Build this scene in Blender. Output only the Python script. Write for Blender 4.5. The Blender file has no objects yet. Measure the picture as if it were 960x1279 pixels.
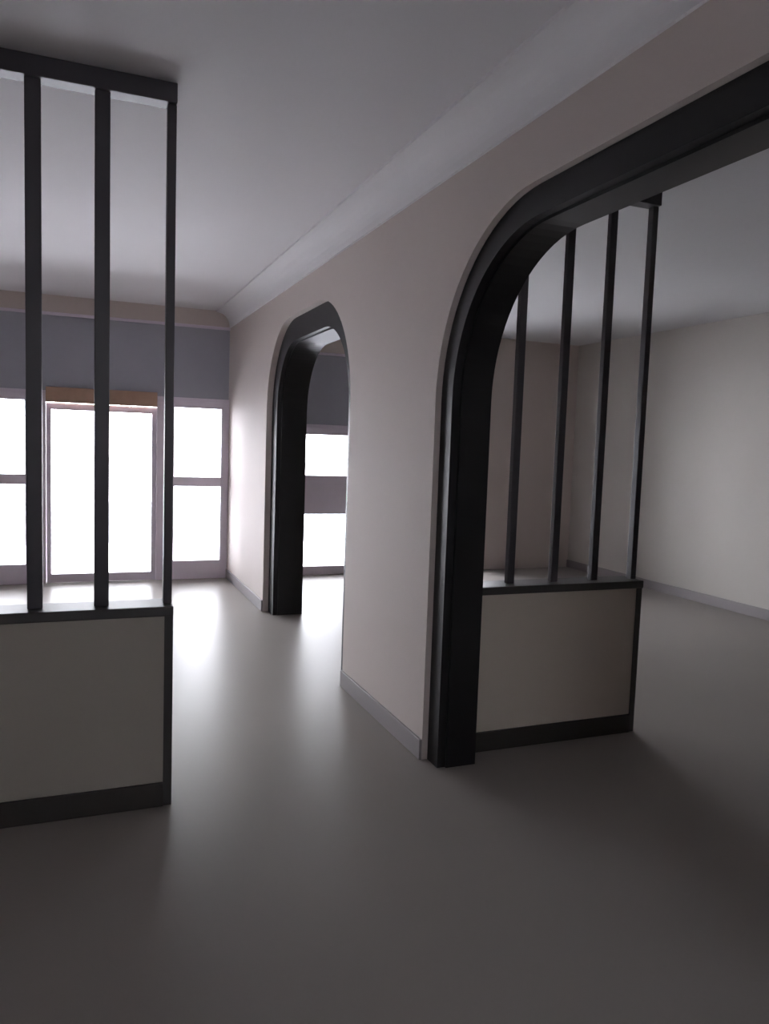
import bpy, bmesh, math
from mathutils import Vector, Matrix

# ---------------------------------------------------------------- scene, camera, world, exposure
S = bpy.context.scene
COL = S.collection
S.view_settings.view_transform = 'Standard'
S.view_settings.look = 'None'
S.view_settings.gamma = 1.0
S.view_settings.use_curve_mapping = False
S.view_settings.exposure = 0.0
S.cycles.max_bounces = 14
S.cycles.diffuse_bounces = 9
S.cycles.glossy_bounces = 6
S.cycles.transparent_max_bounces = 12
S.cycles.sample_clamp_indirect = 12.0

YAW, PITCH, ROLL, FPX = math.radians(22.084), math.radians(4.918), math.radians(1.963), 959.0
cam_data = bpy.data.cameras.new('camera')
cam_data.sensor_fit = 'VERTICAL'
cam_data.sensor_height = 36.0
cam_data.lens = 36.0 * FPX / 1279.0
cam_data.clip_start = 0.05
cam = bpy.data.objects.new('camera', cam_data)
COL.objects.link(cam)
F = Vector((math.sin(YAW) * math.cos(PITCH), math.cos(YAW) * math.cos(PITCH), -math.sin(PITCH)))
R = Vector((math.cos(YAW), -math.sin(YAW), 0.0))
U = R.cross(F)
R2 = R * math.cos(ROLL) + U * math.sin(ROLL)
U2 = U * math.cos(ROLL) - R * math.sin(ROLL)
m = Matrix.Identity(4)
for i in range(3):
    m[i][0], m[i][1], m[i][2] = R2[i], U2[i], -F[i]
m.translation = Vector((0.0, 0.0, 1.5))
cam.matrix_world = m
S.camera = cam

SKY = 26.0
world = bpy.data.worlds.new('overcast_sky')
S.world = world
world.use_nodes = True
wn, wl = world.node_tree.nodes, world.node_tree.links
wn.clear()
wo = wn.new('ShaderNodeOutputWorld'); wb = wn.new('ShaderNodeBackground')
tc = wn.new('ShaderNodeTexCoord'); sx = wn.new('ShaderNodeSeparateXYZ'); cr = wn.new('ShaderNodeValToRGB')
cr.color_ramp.elements[0].position = 0.0; cr.color_ramp.elements[0].color = (0.87, 0.885, 0.93, 1)
cr.color_ramp.elements[1].position = 1.0; cr.color_ramp.elements[1].color = (0.94, 0.965, 1.04, 1)
wl.new(tc.outputs['Generated'], sx.inputs[0]); wl.new(sx.outputs[2], cr.inputs[0])
wl.new(cr.outputs[0], wb.inputs[0]); wl.new(wb.outputs[0], wo.inputs[0])
wb.inputs[1].default_value = SKY

# ---------------------------------------------------------------- materials
def srgb(r, g, b):
    f = lambda v: (v / 255 / 12.92) if v / 255 <= 0.04045 else ((v / 255 + 0.055) / 1.055) ** 2.4
    return (f(r), f(g), f(b), 1)

def mat(name, col, rough=0.6, var=0.04, scale=6.0, bump=0.0, bump_scale=200.0, metal=0.0, spec=0.5):
    mt = bpy.data.materials.new(name); mt.use_nodes = True
    n, l = mt.node_tree.nodes, mt.node_tree.links
    b = n['Principled BSDF']
    b.inputs['Roughness'].default_value = rough
    b.inputs['Metallic'].default_value = metal
    b.inputs['Specular IOR Level'].default_value = spec
    t = n.new('ShaderNodeTexCoord'); no = n.new('ShaderNodeTexNoise')
    no.inputs['Scale'].default_value = scale; no.inputs['Detail'].default_value = 5
    l.new(t.outputs['Object'], no.inputs['Vector'])
    mx = n.new('ShaderNodeMix'); mx.data_type = 'RGBA'
    mx.inputs[6].default_value = tuple(c * (1 - var) for c in col[:3]) + (1,)
    mx.inputs[7].default_value = tuple(c * (1 + var) for c in col[:3]) + (1,)
    l.new(no.outputs['Fac'], mx.inputs[0]); l.new(mx.outputs[2], b.inputs['Base Color'])
    if bump:
        n2 = n.new('ShaderNodeTexNoise'); n2.inputs['Scale'].default_value = bump_scale
        l.new(t.outputs['Object'], n2.inputs['Vector'])
        bp = n.new('ShaderNodeBump'); bp.inputs['Strength'].default_value = bump; bp.inputs['Distance'].default_value = 0.002
        l.new(n2.outputs['Fac'], bp.inputs['Height']); l.new(bp.outputs[0], b.inputs['Normal'])
    return mt

def glass_mat(name, tint, gloss_rough=0.02):
    mt = bpy.data.materials.new(name); mt.use_nodes = True
    n, l = mt.node_tree.nodes, mt.node_tree.links
    n.clear()
    o = n.new('ShaderNodeOutputMaterial'); tr = n.new('ShaderNodeBsdfTransparent'); g = n.new('ShaderNodeBsdfGlossy')
    fr = n.new('ShaderNodeFresnel'); mx = n.new('ShaderNodeMixShader')
    fr.inputs['IOR'].default_value = 1.45
    tr.inputs[0].default_value = tint; g.inputs['Roughness'].default_value = gloss_rough
    l.new(fr.outputs[0], mx.inputs[0]); l.new(tr.outputs[0], mx.inputs[1]); l.new(g.outputs[0], mx.inputs[2])
    l.new(mx.outputs[0], o.inputs[0])
    return mt

M = {
    'wall': mat('pinkish_beige_paint', (0.55, 0.485, 0.455, 1), 0.75, 0.03, 2.0, 0.15),
    'wall2': mat('warm_grey_paint', (0.50, 0.475, 0.44, 1), 0.75, 0.03, 2.0, 0.15),
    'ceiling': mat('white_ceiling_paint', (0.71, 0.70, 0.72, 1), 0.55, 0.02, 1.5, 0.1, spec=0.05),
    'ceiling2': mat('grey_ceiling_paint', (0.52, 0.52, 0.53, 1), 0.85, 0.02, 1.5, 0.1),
    'cornice': mat('white_cornice_plaster', (0.74, 0.73, 0.75, 1), 0.8, 0.02, 2.0),
    'floor': mat('polished_greige_floor', (0.275, 0.252, 0.234, 1), 0.34, 0.05, 1.3, 0.03, 30, spec=0.035),
    'half': mat('greige_half_wall_paint', (0.36, 0.335, 0.29, 1), 0.7, 0.04, 3.0, 0.12),
    'half2': mat('taupe_half_wall_paint', (0.56, 0.50, 0.43, 1), 0.7, 0.04, 3.0, 0.12),
    'skirt': mat('dark_brown_skirting', (0.035, 0.030, 0.027, 1), 0.5, 0.1, 8.0),
    'skirt_grey': mat('mauve_grey_skirting', (0.27, 0.245, 0.25, 1), 0.5, 0.05, 5.0),
    'black': mat('satin_black_lacquer', (0.010, 0.009, 0.011, 1), 0.45, 0.1, 12.0, 0.05, spec=0.35),
    'slat': mat('charcoal_metal_slat', (0.045, 0.040, 0.047, 1), 0.45, 0.1, 12.0, spec=0.4),
    'cap': mat('charcoal_ledge', (0.040, 0.037, 0.036, 1), 0.4, 0.1, 8.0),
    'alu': mat('violet_grey_aluminium', (0.66, 0.60, 0.68, 1), 0.4, 0.04, 8.0),
    'band': mat('slate_blue_panel', (0.34, 0.345, 0.40, 1), 0.45, 0.06, 4.0),
    'wood': mat('brown_door_head', (0.38, 0.24, 0.17, 1), 0.5, 0.15, 14.0),
    'pave': mat('pale_concrete_paving', (0.78, 0.77, 0.77, 1), 0.8, 0.08, 2.0),
    'road': mat('grey_asphalt', (0.30, 0.30, 0.31, 1), 0.85, 0.08, 5.0),
    'metal': mat('brushed_steel', (0.45, 0.45, 0.46, 1), 0.3, 0.05, 20.0, metal=1.0),
    'glass': glass_mat('clear_glass', (0.97, 0.97, 0.98, 1)),
}

# ---------------------------------------------------------------- helpers
def box(bm, x0, x1, y0, y1, z0, z1, bev=0.0):
    r = bmesh.ops.create_cube(bm, size=1.0)
    for v in r['verts']:
        v.co = Vector(((x0 + x1) / 2 + v.co.x * (x1 - x0), (y0 + y1) / 2 + v.co.y * (y1 - y0), (z0 + z1) / 2 + v.co.z * (z1 - z0)))
    if bev:
        es = list({e for v in r['verts'] for e in v.link_edges})
        bmesh.ops.bevel(bm, geom=es, offset=bev, segments=2, affect='EDGES', profile=0.5)

def obj(name, bm, material, parent=None, smooth=False):
    me = bpy.data.meshes.new(name)
    bmesh.ops.recalc_face_normals(bm, faces=bm.faces)
    bm.to_mesh(me); bm.free()
    me.materials.append(M[material])
    if smooth:
        for p in me.polygons: p.use_smooth = True
    o = bpy.data.objects.new(name, me); COL.objects.link(o)
    if parent:
        o.parent = parent
        o.location = -Vector(parent.location) if parent.parent is None else Vector((0, 0, 0))
    return o

def bobj(name, material, dims, parent=None, bev=0.0):
    bm = bmesh.new()
    for d in (dims if isinstance(dims[0], (tuple, list)) else [dims]):
        box(bm, *d, bev=bev)
    return obj(name, bm, material, parent)

def struct(o):
    o['kind'] = 'structure'; return o

def thing(name, label, cat, loc, group=None):
    o = bpy.data.objects.new(name, None); COL.objects.link(o)
    o.location = loc; o['label'] = label; o['category'] = cat
    o.empty_display_size = 0.1
    if group: o['group'] = group
    return o

def arch_pts(y0, y1, top, rad, n=20):
    """open polyline from the floor at y0, over the rounded corners, down to the floor at y1"""
    pts = [(y0, 0.0)]
    for k in range(n + 1):
        a = math.pi - k * math.pi / 2 / n
        pts.append((y0 + rad + rad * math.cos(a), top - rad + rad * math.sin(a)))
    for k in range(n + 1):
        a = math.pi / 2 - k * math.pi / 2 / n
        pts.append((y1 - rad + rad * math.cos(a), top - rad + rad * math.sin(a)))
    pts.append((y1, 0.0))
    return pts

def band_mesh(outer, inner, x0, x1):
    bm = bmesh.new(); n = len(outer)
    rows = [[bm.verts.new((x, p[0], p[1])) for p in c] for c, x in ((outer, x0), (inner, x0), (inner, x1), (outer, x1))]
    for i in range(n - 1):
        for a in range(4):
            b = (a + 1) % 4
            bm.faces.new((rows[a][i], rows[a][i + 1], rows[b][i + 1], rows[b][i]))
    bm.faces.new([r[0] for r in rows]); bm.faces.new([r[-1] for r in rows][::-1])
    return bm

# ---------------------------------------------------------------- measurements (metres, camera over the origin at 1.5)
WX0, WX1 = 1.55, 1.76          # thickness of the wall with the two arches
CZ = 2.862                     # ceiling
LX, SX = -3.2, 6.0             # left wall, far side wall of the second room
BY, FY = -3.0, 8.35            # wall behind, shopfront wall
BW = (.15, 1.05, 1.35, 2.15)         # unseen window, added behind the camera for fill light
ARCH1 = (0.35, 3.24, 2.475, 0.76)
ARCH2 = (4.43, 6.62, 2.47, 0.72)

# ---------------------------------------------------------------- setting
struct(bobj('floor', 'floor', (LX - .2, SX + .2, BY - .2, FY + .1, -0.12, 0.0)))
struct(bobj('ceiling', 'ceiling', (LX - .2, WX1, BY - .2, FY + .25, CZ, CZ + 0.15)))
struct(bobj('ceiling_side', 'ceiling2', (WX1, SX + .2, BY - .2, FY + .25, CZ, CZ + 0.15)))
struct(bobj('wall_left', 'wall', (LX - .2, LX, BY - .2, FY + .25, 0, CZ)))
struct(bobj('wall_back', 'wall', [(LX, BW[0], BY - .2, BY, 0, CZ), (BW[1], SX, BY - .2, BY, 0, CZ),
                                 (BW[0], BW[1], BY - .2, BY, 0, BW[2]), (BW[0], BW[1], BY - .2, BY, BW[3], CZ)]))
bw = struct(bobj('fill_window_back', 'alu', [(BW[0], BW[0] + .05, BY - .12, BY - .05, BW[2], BW[3]), (BW[1] - .05, BW[1], BY - .12, BY - .05, BW[2], BW[3]),
                                     (BW[0] + .05, BW[1] - .05, BY - .12, BY - .05, BW[2], BW[2] + .05), (BW[0] + .05, BW[1] - .05, BY - .12, BY - .05, BW[3] - .05, BW[3])]))  # out of view, added to let fill light in from behind
bobj('pane', 'glass', (BW[0] + .05, BW[1] - .05, BY - .09, BY - .084, BW[2] + .05, BW[3] - .05), bw)
struct(bobj('wall_side', 'wall2', (SX, SX + .2, BY - .2, FY + .25, 0, CZ)))

# the wall with the two rounded openings
bm = bmesh.new()
outline = [(BY, 0.0)] + arch_pts(*ARCH1) + arch_pts(*ARCH2) + [(FY, 0.0), (FY, CZ), (BY, CZ)]
va = [bm.verts.new((WX0, y, z)) for y, z in outline]
es = [bm.edges.new((va[i], va[(i + 1) % len(va)])) for i in range(len(va))]
bmesh.ops.triangle_fill(bm, edges=es, use_beauty=True)
r = bmesh.ops.extrude_face_region(bm, geom=list(bm.faces))
for g in r['geom']:
    if isinstance(g, bmesh.types.BMVert): g.co.x = WX1
struct(obj('wall_right', bm, 'wall'))

struct(bobj('baseboard_right', 'skirt_grey', [(WX0 - .014, WX0, BY, ARCH1[0], 0, .10), (WX0 - .014, WX0, ARCH1[1], ARCH2[0], 0, .10), (WX0 - .014, WX0, ARCH2[1], FY, 0, .10)], bev=.003))
struct(bobj('baseboard_side', 'skirt_grey', (SX - .014, SX, BY, FY, 0, .10), bev=.003))
struct(bobj('baseboard_left', 'skirt_grey', (LX, LX + .014, BY, FY, 0, .10), bev=.003))

# plaster cornice between the arched wall and the ceiling
bm = bmesh.new()
prof = [(WX0, CZ - .165), (WX0 - .015, CZ - .165)]
for k in range(9):
    a = k * math.pi / 2 / 8
    prof.append((WX0 - .015 - .13 * (1 - math.cos(a)), CZ - .155 + .14 * math.sin(a)))
prof += [(WX0 - .155, CZ - .015), (WX0 - .155, CZ), (WX0, CZ)]
A = [bm.verts.new((x, BY, z)) for x, z in prof]; B = [bm.verts.new((x, FY, z)) for x, z in prof]
for i in range(len(A)):
    j = (i + 1) % len(A); bm.faces.new((A[i], A[j], B[j], B[i]))
bm.faces.new(A); bm.faces.new(B[::-1])
struct(obj('trim_1', bm, 'cornice'))

# ---------------------------------------------------------------- black frames set into the openings
def arch_frame(dims, width, label, recess, back):
    y0, y1, top, rad = dims
    t = thing('arch_frame', label, 'arch frame', (WX0 + .15, (y0 + y1) / 2, 0), 'black frames lining the arched openings')
    e = .001
    outer = arch_pts(y0 + e, y1 - e, top - e, rad - e)
    mid = arch_pts(y0 + width, y1 - width, top - width, rad - width)
    inn = arch_pts(y0 + width + .012, y1 - width - .012, top - width - .012, rad - width - .012)
    obj('casing', band_mesh(outer, mid, WX0 + recess, WX0 + recess + .04), 'black', t)
    obj('lining', band_mesh(outer, inn, WX0 + recess + .04, back), 'black', t)
    return t

arch_frame(ARCH1, .11, 'large black arch frame beside the second slatted divider', .03, WX1 + .015)
arch_frame(ARCH2, .17, 'smaller black arch frame farther along the wall near the shopfront', .05, WX1 + .10)

# ---------------------------------------------------------------- slatted dividers on half walls
def divider(x0, x1, yc, paint, slats, label, half_w, height=.83):
    t = thing('slatted_divider', label, 'room divider', ((x0 + x1) / 2, yc, 0), 'slatted dividers on half walls')
    d = .07
    bobj('half_wall', paint, (x0, x1 - .034, yc - d, yc + d, 0, height - .04), t)
    bobj('ledge', 'cap', (x0, x1, yc - d - .015, yc + d + .015, height - .04, height), t, bev=.004)
    bobj('skirting', 'skirt', (x0, x1 - .034, yc - d - .014, yc - d, 0, .10), t, bev=.003)
    bobj('skirting', 'skirt', (x0, x1 - .034, yc + d, yc + d + .014, 0, .10), t, bev=.003)
    bobj('end_post', 'slat', (x1 - .034, x1, yc - .02, yc + .02, 0, CZ - .075), t, bev=.003)
    bobj('end_trim', 'cap', (x1 - .034, x1, yc - d - .004, yc - .02, 0, height - .04), t)
    bobj('end_trim', 'cap', (x1 - .034, x1, yc + .02, yc + d + .004, 0, height - .04), t)
    bobj('top_rail', 'slat', (x0, x1, yc - .04, yc + .04, CZ - .075, CZ - .001), t, bev=.003)
    first = None
    for x in slats:
        if first is None:
            first = bobj('slat', 'slat', (-half_w, half_w, -half_w * .8, half_w * .8, height, CZ - .075), t, bev=.003)
            first.location = Vector((x, yc, 0)) - t.location
        else:
            c = first.copy(); COL.objects.link(c); c.parent = t
            c.location = Vector((x, yc, 0)) - t.location
    return t

divider(LX, .37, 3.21, 'half', [.10 - .24 * k for k in range(13)], 'slatted divider at the left, bright shop door behind its black slats', .0275)
divider(WX1 + .02, 2.82, 3.32, 'half2', [2.04, 2.30, 2.55], 'slatted divider inside the second room, just behind the large black arch', .02)

# ---------------------------------------------------------------- shopfront wall
D0, D1 = FY, FY + .12
struct(bobj('wall_far', 'wall', [
    (LX, WX1, FY, FY + .2, 2.70, CZ),            # strip above the panels
    (LX, -1.55, FY, FY + .2, 0, 2.70),
    (WX1, 2.12, FY, FY + .2, 0, CZ),             # pier where the wall meets the shopfront
    (WX0, WX1, FY, FY + .2, 0, 2.70),
    (2.12, 4.72, FY, FY + .2, 2.52, CZ),
    (3.04, 3.50, FY, FY + .2, 0, 2.52),
    (4.72, SX, FY, FY + .2, 0, CZ)]))

def panel_band(x0, x1, z0, z1, n, label):
    t = thing('overhead_panel_band', label, 'panel', ((x0 + x1) / 2, FY, z0), 'dark panel bands over the shopfront glass')
    bobj('rail', 'alu', (x0, x1, FY + .01, FY + .07, z0, z0 + .035), t, bev=.003)
    bobj('rail', 'alu', (x0, x1, FY + .01, FY + .07, z1 - .03, z1), t, bev=.003)
    w = (x1 - x0) / n
    for k in range(n):
        bobj('panel', 'band', (x0 + k * w + .006, x0 + (k + 1) * w - .006, FY + .02, FY + .10, z0 + .035, z1 - .03), t, bev=.004)
    return t
panel_band(-1.55, WX0, 1.90, 2.70, 5, 'dark blue-grey panel band over the shop door and its side windows')
panel_band(2.12, 3.04, 1.68, 2.52, 1, 'dark blue-grey panel band seen through the farther arch')

def window(name, x0, x1, zs, zb, zt, fr=.05, mull=()):
    """frame with one pane per row (zs = list of (z0,z1)) and per column"""
    xs = [x0] + [v for v in mull] + [x1]
    bars = [(x0, x0 + fr, FY + .01, FY + .08, zb, zt), (x1 - fr, x1, FY + .01, FY + .08, zb, zt)]
    w = struct(bobj(name, 'alu', bars, bev=.004))
    edges = [zb] + [v for z in zs for v in z] + [zt]
    for a, b in zip(edges[::2], edges[1::2]):
        bobj('rail', 'alu', (x0 + fr, x1 - fr, FY + .012, FY + .078, a, b), w, bev=.003)
    for mx in mull:
        bobj('mullion', 'alu', (mx - .03, mx + .03, FY + .005, FY + .085, zb, zt), w, bev=.003)
    for a, b in zip(xs, xs[1:]):
        for z0, z1 in zs:
            bobj('pane', 'glass', (a + (fr if a == x0 else .03), b - (fr if b == x1 else .03), FY + .04, FY + .046, z0, z1), w)
    return w

window('window_1', .90, WX0, [(.20, 1.00), (1.10, 1.83)], 0, 1.90, fr=.08)
window('window_2', -1.55, -.36, [(.20, 1.00), (1.10, 1.83)], 0, 1.90, fr=.09, mull=(-.98,))
window('window_3', 2.12, 3.04, [(.10, .70), (1.14, 1.60)], 0, 1.68, fr=.08)
window('fill_window_side', 3.50, 4.72, [(.10, 2.06), (2.14, 2.46)], 0, 2.52, fr=.06, mull=(4.11,))  # unseen glazing added to brighten the second room and its side wall

# glazed double door between the side windows
door = struct(bobj('door_1', 'alu', [(-.36, -.26, FY + .005, FY + .10, 0, 1.90), (.80, .90, FY + .005, FY + .10, 0, 1.90), ], bev=.004))
bobj('door_head', 'wood', (-.26, .80, FY - .03, FY + .009, 1.82, 1.97), door, bev=.004)
for s, (a, b) in enumerate(((-.258, .268), (.272, .798))):
    lf = bobj('door_leaf', 'alu', [(a, a + .045, FY + .03, FY + .07, .003, 1.817), (b - .045, b, FY + .03, FY + .07, .003, 1.817),
                                   (a + .045, b - .045, FY + .03, FY + .07, .003, .09), (a + .045, b - .045, FY + .03, FY + .07, 1.75, 1.817)], door)
    bobj('pane', 'glass', (a + .045, b - .045, FY + .047, FY + .053, .09, 1.75), lf)
    hx = b - .03 if s == 0 else a + .03
    bm = bmesh.new()
    box(bm, hx - .01, hx + .01, FY - .03, FY - .012, .85, 1.15, bev=.003)
    box(bm, hx - .008, hx + .008, FY - .014, FY + .03, .88, .90); box(bm, hx - .008, hx + .008, FY - .014, FY + .03, 1.10, 1.12)
    obj('door_handle', bm, 'metal', lf)

# ---------------------------------------------------------------- outside
struct(bobj('pavement', 'pave', (-30, 34, FY + .1, 11.5, -.16, -.02)))
struct(bobj('road', 'road', (-30, 34, 11.5, 19.0, -.30, -.14)))
struct(bobj('far_pavement', 'pave', (-30, 34, 19.0, 60.0, -.30, -.02)))
